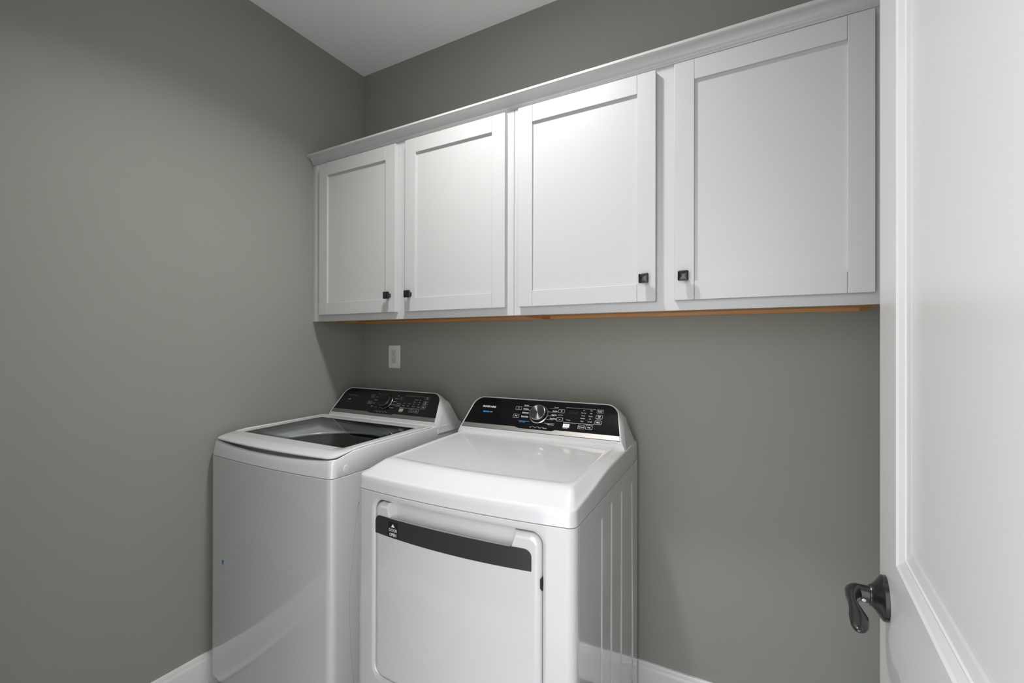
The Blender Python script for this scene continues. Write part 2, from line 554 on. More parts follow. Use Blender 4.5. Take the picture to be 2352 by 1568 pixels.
# ------------------------------------------------------------------ appliances: shared shape code
NFR, NCO, NSI, NBK = 28, 7, 10, 10
def outline(uL, uR, vF, vB, rF, rB, bow):
    # closed outline in plan: bowed front (towards -v), straight sides, straight back
    c, hw = (uL + uR) / 2, (uR - uL) / 2
    fv = lambda u: vF - bow * (1 - ((u - c) / hw) ** 2)
    P = []
    ya = fv(uL + rF)
    for i in range(NFR + 1):
        u = uL + rF + (uR - uL - 2 * rF) * i / NFR
        P.append((u, fv(u)))
    for i in range(1, NCO + 1):
        a = -PI / 2 + PI / 2 * i / NCO
        P.append((uR - rF + rF * math.cos(a), ya + rF + rF * math.sin(a)))
    for i in range(1, NSI + 1):
        P.append((uR, ya + rF + (vB - rB - ya - rF) * i / NSI))
    for i in range(1, NCO + 1):
        a = PI / 2 * i / NCO
        P.append((uR - rB + rB * math.cos(a), vB - rB + rB * math.sin(a)))
    for i in range(1, NBK + 1):
        P.append((uR - rB + (uL + rB - uR + rB) * i / NBK, vB))
    for i in range(1, NCO + 1):
        a = PI / 2 + PI / 2 * i / NCO
        P.append((uL + rB + rB * math.cos(a), vB - rB + rB * math.sin(a)))
    for i in range(1, NSI + 1):
        P.append((uL, vB - rB + (ya + rF - vB + rB) * i / NSI))
    for i in range(1, NCO):
        a = PI + PI / 2 * i / NCO
        P.append((uL + rF + rF * math.cos(a), ya + rF + rF * math.sin(a)))
    return P

def ring3(P, z):
    return [(u, v, z(u, v) if callable(z) else z) for u, v in P]

def sstep(x, a, b):
    t_ = max(0.0, min(1.0, (x - a) / (b - a)))
    return t_ * t_ * (3 - 2 * t_)

# control console geometry: plane through (v0, z0) leaning back
EV, EZ = 0.083 / 0.1403, 0.1131 / 0.1403
def console(root, v0, z0, yc, letters, is_washer):
    UC = 0.3385
    def P3(u, e, n):      # n > 0 goes back into the housing, n < 0 stands proud of the panel
        return (u, v0 + EV * e + EZ * n, z0 + EZ * e - EV * n)
    def outl(e0, e1, w0, grow, r, n=8):
        # trapezoid with rounded upper corners; w0 half width at e=0; symmetric
        hw = lambda e: w0 - 0.215 * e + grow
        P = []
        P.append((UC - hw(e0), e0)); P.append((UC, e0)); P.append((UC + hw(e0), e0))
        for i in range(1, 7):
            e = e0 + (e1 - r - e0) * i / 6
            P.append((UC + hw(e), e))
        ec = e1 - r
        for i in range(1, n + 1):
            a = PI / 2 * i / n
            P.append((UC + hw(ec) - r + r * math.cos(a) - 0.25 * r * math.sin(a), ec + r * math.sin(a)))
        xr = hw(ec) - r - 0.25 * r
        for i in range(1, 9):
            P.append((UC + xr - 2 * xr * i / 8, e1))
        for i in range(n - 1, -1, -1):
            a = PI / 2 * i / n
            P.append((UC - hw(ec) + r - r * math.cos(a) + 0.25 * r * math.sin(a), ec + r * math.sin(a)))
        for i in range(5, 0, -1):
            e = e0 + (e1 - r - e0) * i / 6
            P.append((UC - hw(e), e))
        return P
    W0 = 0.3195
    A = outl(0.0035, 0.1385, W0, -0.0035, 0.034)
    B = outl(0.0025, 0.1395, W0, -0.0028, 0.035)
    C = outl(0.0005, 0.1412, W0, -0.0003, 0.036)
    Cb = outl(-0.001, 0.1422, W0, 0.0012, 0.037)
    D1 = outl(-0.014, 0.1440, W0, 0.0055, 0.038)
    D = outl(-0.034, 0.1450, W0, 0.0110, 0.040)
    rings = [[P3(u, e, 0.0012) for u, e in A], [P3(u, e, 0.0012) for u, e in B], [P3(u, e, -0.0006) for u, e in B],
             [P3(u, e, -0.0012) for u, e in C], [P3(u, e, 0.0004) for u, e in Cb], [P3(u, e, 0.008) for u, e in D1], [P3(u, e, 0.0235) for u, e in D]]
    Dp = rings[-1]
    groove = [((p[0] - UC) * 0.9935 + UC, p[1] + 0.0012, p[2] - 0.0010) for p in Dp]
    rings.append(groove)
    vb = lambda z: 0.157 + v0 + 0.008 - (z - 0.965) * 0.056 / 0.135 - 1.6 * max(0, z - 1.06) ** 1.5
    for f_, s_, dz in ((0.02, 0.9935, 0.0), (0.5, 0.996, 0.0), (0.9, 0.997, -0.001), (0.98, 0.991, -0.003), (1.0, 0.975, -0.007)):
        rr_ = []
        for p, g in zip(Dp, groove):
            vv_ = max(g[1] + 0.0005, vb(p[2]))
            rr_.append(((p[0] - UC) * s_ + UC, g[1] + (vv_ - g[1]) * f_, p[2] + dz * max(0, min(1, (p[2] - 0.97) / 0.08)) - 0.0105 * f_ * max(0, min(1, (p[2] - 1.0) / 0.09))))
        rings.append(rr_)
    hs = obj('console_housing', loft(rings, True, True, True), M_PLASTIC, root, 32)
    # black glass panel with a stepped lower edge
    AP = outl(0.0225, 0.1378, W0, -0.0042, 0.0335)
    top = [q for q in AP if q[1] > 0.0226]
    low = [(UC - (W0 - 0.215 * 0.0225) + 0.0042, 0.0225), (0.2540, 0.0225), (0.2620, 0.0200), (0.2715, 0.0172), (0.4045, 0.0172), (0.4110, 0.0200), (0.4165, 0.0225),
           (UC + (W0 - 0.215 * 0.0225) - 0.0042, 0.0225)]
    poly = low + top
    bm = loft([[P3(u, e, 0.0011) for u, e in poly], [P3(u, e, -0.0002) for u, e in poly]], True, True, True)
    pan = obj('control_panel', bm, M_BLACKGLOSS, root)
    # brushed metal band below it
    e0 = 0.0042
    bl = [(UC - (W0 - 0.215 * e0) + 0.0045, e0), (UC + (W0 - 0.215 * e0) - 0.0045, e0)]
    band = bl + [(u, e - 0.0003) for u, e in reversed(low)]
    def band_ring(n, ins):
        cu = UC; ce = 0.013
        return [P3(u + (ins if u < cu else -ins), e + (ins if e < ce else -ins), n) for u, e in band]
    bm = loft([band_ring(0.0011, 0), band_ring(-0.0012, 0), band_ring(-0.0018, 0.0006)], True, True, True)
    obj('trim_band', bm, M_BRUSHED, root)
    # dial
    bm = bmesh.new()
    nrm = Vector((0, -EZ, EV)); ue = Vector((0, EV, EZ)); uu = Vector((1, 0, 0))
    mt = Matrix((uu, ue, nrm)).transposed().to_4x4()
    cx, ce = UC, 0.0800
    mt.translation = Vector(P3(cx, ce, -0.0003))
    kn = bpy.data.objects.new('x', None)
    bpy.data.objects.remove(kn)
    add_lathe(bm, [(0.0, 0.0), (0.0375, 0.0), (0.0375, 0.0018), (0.0362, 0.0034), (0.0345, 0.0042), (0.0338, 0.0030)], None, 56)
    ring = obj('dial_ring', bm, M_CHROME if not is_washer else M_STEEL, pan, 35)
    ring.matrix_local = mt
    bm = bmesh.new()
    add_lathe(bm, [(0.0, 0.0004), (0.0335, 0.0004), (0.0330, 0.0046), (0.0315, 0.0160), (0.0312, 0.0168)], None, 56)
    dial = obj('dial', bm, M_BLACK, pan, 35)
    dial.matrix_local = mt
    bm = bmesh.new()
    add_lathe(bm, [(0.0312, 0.0165), (0.0312, 0.0185), (0.0300, 0.0200), (0.0288, 0.0202), (0.0286, 0.0198)], None, 56)
    rm = obj('dial_rim', bm, M_CHROME if not is_washer else M_STEEL, pan, 35)
    rm.matrix_local = mt
    bm = bmesh.new()
    add_lathe(bm, [(0.0312, 0.0165), (0.0287, 0.0196), (0.014, 0.0192), (0.0, 0.0188)], None, 72)
    fc = obj('dial_face', bm, M_SPUN_BLACK if is_washer else M_SPUN, pan, 35, label='spun metal dial face')
    fc.matrix_local = mt
    # prints
    def flat(bm_, pts, n=-0.00045):
        bm_.faces.new([bm_.verts.new(P3(u, e, n)) for u, e in pts])
    def frame(bm_, u, e, w_, h_, t_=0.0008):
        o1 = rrect(u - w_ / 2, u + w_ / 2, e - h_ / 2, e + h_ / 2, 0.002, 3)
        i1 = rrect(u - w_ / 2 + t_, u + w_ / 2 - t_, e - h_ / 2 + t_, e + h_ / 2 - t_, 0.0013, 3)
        add_loft(bm_, [[P3(a, b, -0.00045) for a, b in o1], [P3(a, b, -0.00045) for a, b in i1]])
    def line(bm_, u0, u1, e, t_=0.0008):
        flat(bm_, [(u0, e - t_ / 2), (u1, e - t_ / 2), (u1, e + t_ / 2), (u0, e + t_ / 2)])
    def text(bm_, s, u, e, h, align='CENTER', sx=1.0, bold=0.0, n=-0.00050):
        cu = bpy.data.curves.new('txt', 'FONT')
        cu.body = s
        cu.size = h
        cu.align_x = align
        cu.align_y = 'CENTER'
        cu.resolution_u = 1
        cu.offset = bold
        to = bpy.data.objects.new('txt', cu)
        COL.objects.link(to)
        dg = bpy.context.evaluated_depsgraph_get()
        me = bpy.data.meshes.new_from_object(to.evaluated_get(dg))
        vs0 = [bm_.verts.new(P3(u + v.co.x * sx, e + v.co.y, n)) for v in me.vertices]
        for p in me.polygons:
            try:
                bm_.faces.new([vs0[i] for i in p.vertices])
            except ValueError:
                pass
        bpy.data.objects.remove(to)
        bpy.data.curves.remove(cu)
        bpy.data.meshes.remove(me)
    letters(pan, flat, frame, line, text)
    return P3

def touch_buttons(K, flat, frame, text, specs, m):
    for u, e, items in specs:
        b = bmesh.new()
        frame(b, u, e, 0.0240, 0.0150)
        for it in items:
            if it[0] == 'T':
                _, s_, du, de, h, sx, bo = it
                text(b, s_, u + du, e + de, h, 'CENTER', sx, bo)
            else:
                flat(b, [(u + x, e + y) for x, y in it[1]])
        o = obj('touch_button', b, m, K)
def power_icon():
    out = []
    pts = [(math.cos(math.radians(120 + 300 * i / 14)), math.sin(math.radians(120 + 300 * i / 14))) for i in range(15)]
    for (x0, y0), (x1, y1) in zip(pts, pts[1:]):
        R0, R1 = 0.0026, 0.0034
        out.append(('P', [(x0 * R0, y0 * R0), (x0 * R1, y0 * R1), (x1 * R1, y1 * R1), (x1 * R0, y1 * R0)]))
    out.append(('P', [(-0.0004, 0.0006), (0.0004, 0.0006), (0.0004, 0.0042), (-0.0004, 0.0042)]))
    return out
def play_icon():
    return [('P', [(-0.0048, -0.0030), (-0.0002, 0.0), (-0.0048, 0.0030)]), ('P', [(0.0012, -0.0028), (0.0024, -0.0028), (0.0024, 0.0028), (0.0012, 0.0028)]),
            ('P', [(0.0036, -0.0028), (0.0048, -0.0028), (0.0048, 0.0028), (0.0036, 0.0028)])]
def two(a, b):
    return [('T', a, 0, 0.0025, 0.0056, 0.82, 0.0003), ('T', b, 0, -0.0025, 0.0056, 0.82, 0.0003)]

def letters_dryer(pan, flat, frame, line, text):
    K = pan
    bm = bmesh.new()
    text(bm, 'FRIGIDAIRE', 0.1200, 0.0972, 0.0108, 'CENTER', 1.08, 0.0003)
    obj('maker_name', bm, M_WHITEPRINT, K)
    bm = bmesh.new()
    text(bm, 'DRY', 0.1290, 0.0748, 0.0066, 'LEFT', 1.0)
    touch_buttons(K, flat, frame, text, [
        (0.2487, 0.1010, power_icon()), (0.2470, 0.0672, play_icon()),
        (0.4245, 0.1005, [('T', '+', 0, 0, 0.0125, 1.0, 0.0004)]), (0.4240, 0.0669, [('P', [(-0.003, -0.0006), (0.003, -0.0006), (0.003, 0.0007), (-0.003, 0.0007)])]),
        (0.5680, 0.1103, two('Extended', 'Tumble')), (0.5680, 0.0884, two('Clean', 'Lint')), (0.5676, 0.0661, [('T', 'Chime', 0, 0, 0.0062, 0.88, 0.0003)]),
        (0.5099, 0.0441, [('T', 'Dry Level', 0, 0, 0.0058, 0.86, 0.0003)]), (0.5384, 0.0443, [('T', 'Temp', 0, 0, 0.0058, 0.86, 0.0003)])], M_WHITEPRINT)
    for s, u, e in (('Normal', 0.2700, 0.1142), ('Delicates', 0.2700, 0.0990), ('Activewear', 0.2690, 0.0836), ('Heavy Duty', 0.2690, 0.0672)):
        text(bm, s, u, e, 0.0068, 'LEFT', 0.86, 0.0002)
    for u0, u1, e in ((0.2890, 0.3040, 0.1100), (0.2890, 0.2990, 0.0945), (0.2880, 0.2975, 0.0795), (0.2890, 0.2990, 0.0640)):
        line(bm, u0 - 0.02, u1, e - 0.0004, 0.0007)
    for s, u, e in (('Towels', 0.3930, 0.1136), ('Bedding', 0.3900, 0.0980), ('Fast Dry', 0.3890, 0.0824), ('Timed Dry', 0.3855, 0.0670)):
        text(bm, s, u, e, 0.0068, 'LEFT', 0.86, 0.0002)
    for u1, e in ((0.4040, 0.1090), (0.4040, 0.0935), (0.4030, 0.0780), (0.4010, 0.0624)):
        line(bm, 0.3725, u1, e, 0.0007)
    line(bm, 0.3700, 0.4080, 0.0465, 0.0010)
    text(bm, 'Manual Cycles', 0.3940, 0.0422, 0.0048, 'CENTER', 0.9, 0.0001)
    text(bm, 'Dry Time', 0.4241, 0.0842, 0.0052, 'CENTER', 0.9)
    for s, u in (('Dry', 0.3176), ('Cool', 0.3366), ('Done', 0.3554), ('Clean Lint', 0.3745)):
        text(bm, s, u, 0.0258, 0.0046, 'CENTER', 0.85, 0.0001)
    for u in (0.3270, 0.3460, 0.3650):
        line(bm, u - 0.0060, u + 0.0060, 0.0290, 0.0006)
    # display brackets
    line(bm, 0.4405, 0.5520, 0.1168, 0.0010); line(bm, 0.4405, 0.5520, 0.0563, 0.0010)
    for u in (0.4410, 0.5515):
        flat(bm, [(u - 0.0005, 0.1140), (u + 0.0005, 0.1140), (u + 0.0005, 0.1168), (u - 0.0005, 0.1168)])
        flat(bm, [(u - 0.0005, 0.0563), (u + 0.0005, 0.0563), (u + 0.0005, 0.0592), (u - 0.0005, 0.0592)])
    text(bm, 'Tumbling', 0.4560, 0.0667, 0.0050, 'CENTER', 0.85)
    for i, (s1, s2) in enumerate((('Max', 'Max'), ('More Dry', 'High'), ('Normal', 'Medium'), ('Less Dry', 'Low'), ('Damp', 'Air Fluff'))):
        e = (0.1104, 0.0995, 0.0882, 0.0777, 0.0663)[i]
        text(bm, s1, 0.5092, e, 0.0052, 'CENTER', 0.85, 0.0001)
        text(bm, s2, 0.5368, e, 0.0052, 'CENTER', 0.85, 0.0001)
    text(bm, 'Hold 3 sec', 0.5676, 0.0778, 0.0042, 'CENTER', 0.8)
    text(bm, 'Hold to Start', 0.4525, 0.0339, 0.0038, 'CENTER', 0.85, 0.0001)
    obj('white_lettering', bm, M_WHITEPRINT, K, label='small white cycle and setting names')['kind'] = 'stuff'
    bm = bmesh.new()
    text(bm, 'SENSOR', 0.0990, 0.0748, 0.0072, 'LEFT', 1.05, 0.00025)
    line(bm, 0.2655, 0.3080, 0.0475, 0.0011)
    text(bm, 'Sensor Cycles', 0.2655, 0.0435, 0.0050, 'LEFT', 0.9, 0.0001)
    obj('blue_lettering', bm, M_BLUEPRINT, K, label='blue lettering')['kind'] = 'stuff'
    bm = bmesh.new()
    for i in range(3):
        u = 0.4570 + i * 0.0125
        for dx, de, ln, vert in ((0, 0.0055, 0.006, 0), (0, 0, 0.006, 0), (0, -0.0055, 0.006, 0), (-0.0035, 0.0027, 0.0045, 1), (0.0035, 0.0027, 0.0045, 1), (-0.0035, -0.0027, 0.0045, 1), (0.0035, -0.0027, 0.0045, 1)):
            if vert:
                flat(bm, [(u + dx - 0.0005, 0.0985 + de - ln / 2), (u + dx + 0.0005, 0.0985 + de - ln / 2), (u + dx + 0.0005, 0.0985 + de + ln / 2), (u + dx - 0.0005, 0.0985 + de + ln / 2)], -0.0004)
            else:
                line(bm, u - ln / 2, u + ln / 2, 0.0985 + de, 0.001)
    obj('display_segments', bm, bpy.data.materials['unlit_segment'], K, label='unlit dark grey display digits')['kind'] = 'stuff'
    bm = bmesh.new()
    flat(bm, rrect(0.4418, 0.4665, 0.0365, 0.0508, 0.0006, 2), -0.0007)
    b_ = obj('start_button', bm, M_BUTTON, K, label='pale rectangular start button')
    bm = bmesh.new()
    text(bm, 'START', 0.4540, 0.0452, 0.0044, 'CENTER', 1.0, 0, -0.0011)
    line(bm, 0.4470, 0.4590, 0.0412, 0.0006)
    obj('dark_lettering', bm, M_DARKPRINT, K)['kind'] = 'stuff'

def letters_washer(pan, flat, frame, line, text):
    K = pan
    bm = bmesh.new()
    text(bm, 'FRIGIDAIRE', 0.1140, 0.0995, 0.0108, 'CENTER', 1.08, 0.0001)
    obj('maker_name', bm, M_DIMPRINT, K, label='dim grey maker name')
    bm = bmesh.new()
    text(bm, 'Technology', 0.1010, 0.0640, 0.0050, 'CENTER', 1.0)
    obj('dim_lettering', bm, M_DIMPRINT, K, label='dim grey small print')['kind'] = 'stuff'
    bm = bmesh.new()
    GP = bpy.data.materials['grey_print']
    one = lambda t: [('T', t, 0, 0, 0.0058, 0.86, 0.0002)]
    touch_buttons(K, flat, frame, text, [
        (0.2434, 0.1029, power_icon()), (0.2412, 0.0685, play_icon()), (0.4185, 0.0677, one('Delay')),
        (0.5646, 0.1115, two('Extra', 'Rinse')), (0.5639, 0.0886, two('Stain', 'Soak')), (0.5628, 0.0665, one('Chime')),
        (0.5042, 0.0448, one('Soil')), (0.5336, 0.0446, one('Temp'))], GP)
    touch_buttons(K, flat, frame, text, [(0.4194, 0.1025, two('Max', 'Fill'))], bpy.data.materials['dim_blue_print'])
    for s, u, e in (('Normal', 0.2690, 0.1165), ('Heavy', 0.2660, 0.0995), ('Bedding', 0.2640, 0.0835), ('Towels', 0.2620, 0.0670), ('Quick', 0.2590, 0.0505)):
        text(bm, s, u, e, 0.0060, 'LEFT', 0.82, 0.0001)
    line(bm, 0.2860, 0.3000, 0.0470, 0.0007)
    for s, u, e in (('Hand', 0.3961, 0.1148), ('Activewear', 0.3923, 0.0993), ('Rinse Spin', 0.3904, 0.0833), ('Whitest Whites', 0.3870, 0.0673), ('Clean Washer', 0.3849, 0.0518)):
        text(bm, s, u, e, 0.0058, 'CENTER', 0.80, 0.0001)
    for i, s in enumerate(('Fill', 'Wash', 'Rinse', 'Spin', 'Done')):
        text(bm, s, 0.2960 + i * 0.0182, 0.0262, 0.0046, 'CENTER', 0.85, 0.0001)
        if i < 4:
            line(bm, 0.2998 + i * 0.0182, 0.3100 + i * 0.0182, 0.0300, 0.0007)
    line(bm, 0.4357, 0.5469, 0.1174, 0.0011); line(bm, 0.4332, 0.5452, 0.0565, 0.0011)
    for u in (0.4362, 0.5464):
        flat(bm, [(u - 0.0005, 0.1145), (u + 0.0005, 0.1145), (u + 0.0005, 0.1174), (u - 0.0005, 0.1174)])
    for u in (0.4337, 0.5447):
        flat(bm, [(u - 0.0005, 0.0565), (u + 0.0005, 0.0565), (u + 0.0005, 0.0594), (u - 0.0005, 0.0594)])
    for s, u, e in (('Extra Rinse', 0.5082, 0.1008), ('Hot', 0.5296, 0.1005), ('Warm', 0.5026, 0.0890), ('Max', 0.5312, 0.0891),
                    ('Eco', 0.4491, 0.0793), ('Soak', 0.4780, 0.0790), ('Cool', 0.5017, 0.0787), ('High', 0.5299, 0.0784),
                    ('Delay', 0.4493, 0.0673), ('Lock', 0.4752, 0.0673), ('Tap Cold', 0.5064, 0.0670), ('No Spin', 0.5338, 0.0668)):
        text(bm, s, u, e, 0.0052, 'CENTER', 0.82, 0.0001)
    text(bm, 'Hold 3 sec', 0.5630, 0.0780, 0.0040, 'CENTER', 0.8)
    text(bm, 'Hold to Start', 0.4466, 0.0339, 0.0038, 'CENTER', 0.85)
    obj('white_lettering', bm, bpy.data.materials['grey_print'], K, label='small grey-white cycle and setting names')['kind'] = 'stuff'
    bm = bmesh.new()
    text(bm, 'MaxFill', 0.0925, 0.0770, 0.0072, 'LEFT', 0.9, 0.0002)
    obj('blue_lettering', bm, M_BLUEPRINT, K, label='blue lettering')['kind'] = 'stuff'
    bm = bmesh.new()
    flat(bm, rrect(0.4350, 0.4590, 0.0375, 0.0518, 0.0006, 2), -0.0007)
    obj('start_button', bm, bpy.data.materials['grey_button'], K, label='grey rectangular start button')
    bm = bmesh.new()
    text(bm, 'START', 0.4470, 0.0450, 0.0046, 'CENTER', 1.0, 0, -0.0011)
    obj('dark_lettering', bm, M_DARKPRINT, K)['kind'] = 'stuff'
mat('unlit_segment', (0.013, 0.014, 0.016), rough=0.5, noise=0.02)
mat('dim_blue_print', (0.05, 0.16, 0.32), rough=0.5, noise=0.02)
mat('grey_print', (0.30, 0.31, 0.32), rough=0.5, noise=0.02)
mat('grey_button', (0.30, 0.30, 0.30), rough=0.4, noise=0.02)

def feet(root, W, D, h=0.05):
    for x in (0.06, W - 0.06):
        for y in (0.05, D - 0.06):
            bm = bmesh.new()
            add_lathe(bm, [(0.0, 0.0), (0.022, 0.0), (0.022, 0.012), (0.010, 0.016), (0.010, h), (0.0, h)], Matrix.Translation((x, y, 0)), 16)
            obj('leveling_foot', bm, M_BLACK, root, 35)

def blob(name, center, du, dw, m, root, n=14, amp=0.35, seed=1):
    # small irregular mark lying on a surface; du, dw are 3D half axes
    rnd = random.Random(seed)
    bm = bmesh.new()
    c = bm.verts.new(center)
    ring = []
    for i in range(n):
        a = 2 * PI * i / n
        k = 1 - amp * rnd.random()
        ring.append(bm.verts.new(Vector(center) + Vector(du) * math.cos(a) * k + Vector(dw) * math.sin(a) * k))
    for i in range(n):
        bm.faces.new((c, ring[i], ring[(i + 1) % n]))
    return obj(name, bm, m, root)

def embossed(o, cuts):
    # cuts: list of (v0, v1, z0, z1, u_surface, depth, slope) stamped depressions in the right side
    for (v0, v1, z0, z1, us, dep, rv, sk) in cuts:
        def rg(u, ins):
            pts = rrect(v0 + ins, v1 - ins, z0 + ins, z1 - ins, rv, 6)
            return [(u, v + sk * (z1 - z) , z) for v, z in pts]
        bm = loft([rg(us + 0.02, -0.012), rg(us, 0.0), rg(us - dep, 0.004)], True, True, True)
        bmesh.ops.recalc_face_normals(bm, faces=bm.faces)
        c = obj('cutter', bm, M_DARKGAP)
        boolean(o, c)

# ------------------------------------------------------------------ washer
washer = thing('washing_machine', 'white top-loading washing machine with a tinted glass lid, in the left corner', 'washer', (0.0215, -0.7521, 0), 0.0024)
WW, WD = 0.676, 0.690
def wout(ins=0.0, insf=None, insb=None, r=0.024, bow=0.017):
    insf = ins if insf is None else insf
    insb = ins if insb is None else insb
    return outline(0.002 + ins, WW - ins, -0.0195 + insf, WD - insb, max(0.004, r - ins * 0.4), max(0.003, 0.006), bow)
rings = [ring3(wout(0.012), 0.034), ring3(wout(0.010), 0.050), ring3(wout(0.0), 0.062), ring3(wout(0.0), 0.30), ring3(wout(0.0), 0.60), ring3(wout(0.0), 0.8912), ring3(wout(0.0012), 0.8928), ring3(wout(0.004), 0.8932), ring3(wout(0.008), 0.880), ring3(wout(0.008), 0.30)]
wb = obj('body', loft(rings, True, True, True), M_ENAMEL, washer, 30)
_crv = [(0.086, 0.13), (0.070, 0.208), (0.058, 0.32), (0.053, 0.428), (0.051, 0.485), (0.056, 0.553), (0.067, 0.655), (0.081, 0.757), (0.086, 0.785), (0.094, 0.798), (0.106, 0.804),
        (0.580, 0.804), (0.594, 0.798), (0.600, 0.785), (0.600, 0.13), (0.594, 0.116), (0.580, 0.110), (0.106, 0.110), (0.094, 0.116)]
def _ring(u, k):
    cv_, cz_ = 0.33, 0.45
    return [(u, cv_ + (v - cv_) * k, cz_ + (z - cz_) * k) for v, z in _crv]
bmc = loft([_ring(WW + 0.02, 1.02), _ring(WW, 1.0), _ring(WW - 0.003, 0.988)], True, True, True)
boolean(wb, obj('cutter', bmc, M_DARKGAP, washer))
resmooth(wb, 30)
# top cover: tapers up from the seam, its front lip dips in the middle
def wtopz(u, v):
    x = (u - 0.339) / 0.339
    front = 0.9385 + 0.0135 * abs(x) ** 2.5
    side = 0.9575 + 0.0155 * sstep(v, -0.03, 0.12) + 0.0045 * sstep(v, 0.1, 0.49) - 0.0042
    k = sstep(v, 0.0, 0.06)
    return front * (1 - k) + side * k
rings = [ring3(wout(0.0055), 0.8945), ring3(wout(0.0010), 0.8945), ring3(wout(0.0004), 0.8958),
         ring3(wout(0.004, 0.005, 0.002), lambda u, v: 0.8958 + 0.6 * (wtopz(u, v) - 0.8958)),
         ring3(wout(0.0065, 0.009, 0.002), lambda u, v: wtopz(u, v) - 0.004),
         ring3(wout(0.0078, 0.0105, 0.003), lambda u, v: wtopz(u, v) - 0.0015),
         ring3(wout(0.0098, 0.013, 0.005), lambda u, v: wtopz(u, v)),
         ring3(wout(0.0115, 0.017, 0.007), lambda u, v: wtopz(u, v) - 0.0006),
         ring3(wout(0.020, 0.040, 0.19), lambda u, v: wtopz(u, v) - 0.006 * (1 - sstep(v, 0.4, 0.5))),
         ring3(wout(0.044, 0.070, 0.222, 0.05), lambda u, v: 0.950),
         ring3(wout(0.046, 0.073, 0.224, 0.05), lambda u, v: 0.936)]
# back deck behind the lid is closed by its own slab
wc = obj('top_cover', loft(rings, True, False, False), M_PLASTIC, washer, 32)
bm = box((0.020, 0.480, 0.952), (WW - 0.018, WD - 0.006, 0.9685), 0.004)
obj('rear_deck', bm, M_PLASTIC, washer, 40)
# tub: funnel ring, steel basket
hx, hy0, hy1 = 0.5 * (WW - 0.092), 0.053, 0.466
n = 64
def rectring(z, r=0.06):
    pts = []
    base = rrect(0.048, WW - 0.046, 0.052, 0.465, r, 15)
    return [(a, b, z) for a, b in base]
def circring(R, z, cu=0.339, cv=0.222, q=1.0):
    pts = []
    for cx_, cy_, a0 in ((1, 0, -PI / 2), (1, 1, 0), (0, 1, PI / 2), (0, 0, PI)):
        for i in range(16):
            a = a0 + PI / 2 * i / 15
            pts.append((cu + R * math.cos(a), cv + R * q * math.sin(a), z))
    return pts
ra, rb = rectring(0.943, 0.07), circring(0.237, 0.9235)
def mixr(k, z):
    return [(a[0] * (1 - k) + b[0] * k, a[1] * (1 - k) + b[1] * k, z) for a, b in zip(ra, rb)]
rings = [ra, mixr(0.15, 0.935), mixr(0.5, 0.929), mixr(0.85, 0.925), rb, circring(0.235, 0.9205), circring(0.2365, 0.9155)]
bm = bmesh.new()
add_loft(bm, rings)
bmesh.ops.remove_doubles(bm, verts=bm.verts, dist=1e-5)
tub = obj('tub_cover', bm, M_GREYTUB, washer, 50, label='pale grey plastic tub ring')
bm = bmesh.new()
prof = [(0.2365, 0.913), (0.2425, 0.9145), (0.2430, 0.890)]
for i in range(7):
    z = 0.870 - i * 0.016
    prof += [(0.2395, z), (0.2395, z - 0.006), (0.2430, z - 0.009), (0.2430, z - 0.013)]
prof += [(0.243, 0.50), (0.225, 0.470), (0.0, 0.470)]
add_lathe(bm, prof, Matrix.Translation((0.339, 0.222, 0)), 72)
obj('drum', bm, M_STEEL, washer, 40, label='ribbed stainless steel drum')
bm = bmesh.new()
add_lathe(bm, [(0.10, 0.471), (0.09, 0.50), (0.045, 0.53), (0.04, 0.62), (0.03, 0.66), (0.0, 0.665)], Matrix.Translation((0.339, 0.222, 0)), 32)
obj('agitator', bm, M_GREYTUB, washer, 40)
# lid frame
def lplane(v):
    return 0.9705 + (v - 0.07) * 0.0205
def louts(ins, insf=None, insb=None, r=0.03, bow=0.017):
    insf = ins if insf is None else insf
    insb = ins if insb is None else insb
    return outline(0.0115 + ins, 0.6665 - ins, -0.0105 + insf, 0.490 - insb, max(0.004, r - ins * 0.5), 0.014, bow)
def ledge(u, v):
    return 0.9575 + 0.0155 * sstep(v, -0.03, 0.12) + 0.0045 * sstep(v, 0.1, 0.49)
GU0, GU1, GV0, GV1 = 0.053, 0.625, 0.070, 0.435
def gl_out(ins, r=0.008):
    return outline(GU0 + ins, GU1 - ins, GV0 + ins, GV1 - ins, max(0.002, r), max(0.002, 0.006), 0.0)
rings = [ring3(gl_out(-0.004), lambda u, v: lplane(v) - 0.0130),
         ring3(louts(0.012), lambda u, v: ledge(u, v) - 0.0085),
         ring3(louts(0.0035), lambda u, v: ledge(u, v) - 0.0070), ring3(louts(0.0008), lambda u, v: ledge(u, v) - 0.0048),
         ring3(louts(0.0), lambda u, v: ledge(u, v) - 0.0020), ring3(louts(0.0012), lambda u, v: ledge(u, v) + 0.0004),
         ring3(louts(0.0040, 0.0045, 0.003), lambda u, v: ledge(u, v) + 0.0021),
         ring3(louts(0.010, 0.014, 0.006), lambda u, v: min(lplane(v) - 0.0012, ledge(u, v) + 0.0050)),
         ring3(louts(0.018, 0.036, 0.012), lambda u, v: min(lplane(v) - 0.0002, ledge(u, v) + 0.0085)),
         ring3(louts(0.024, 0.046, 0.018), lambda u, v: lplane(v)),
         ring3(gl_out(-0.0015), lambda u, v: lplane(v)), ring3(gl_out(-0.0003), lambda u, v: lplane(v) - 0.0008), ring3(gl_out(0.0), lambda u, v: lplane(v) - 0.0045),
         ring3(gl_out(-0.004), lambda u, v: lplane(v) - 0.0130)]
lid = obj('lid', loft(rings, True, False, False), M_PLASTIC, washer, 32)
bm = loft([ring3(gl_out(0.0012), lambda u, v: lplane(v) - 0.0060), ring3(gl_out(0.0012), lambda u, v: lplane(v) - 0.0025)], True, True, True)
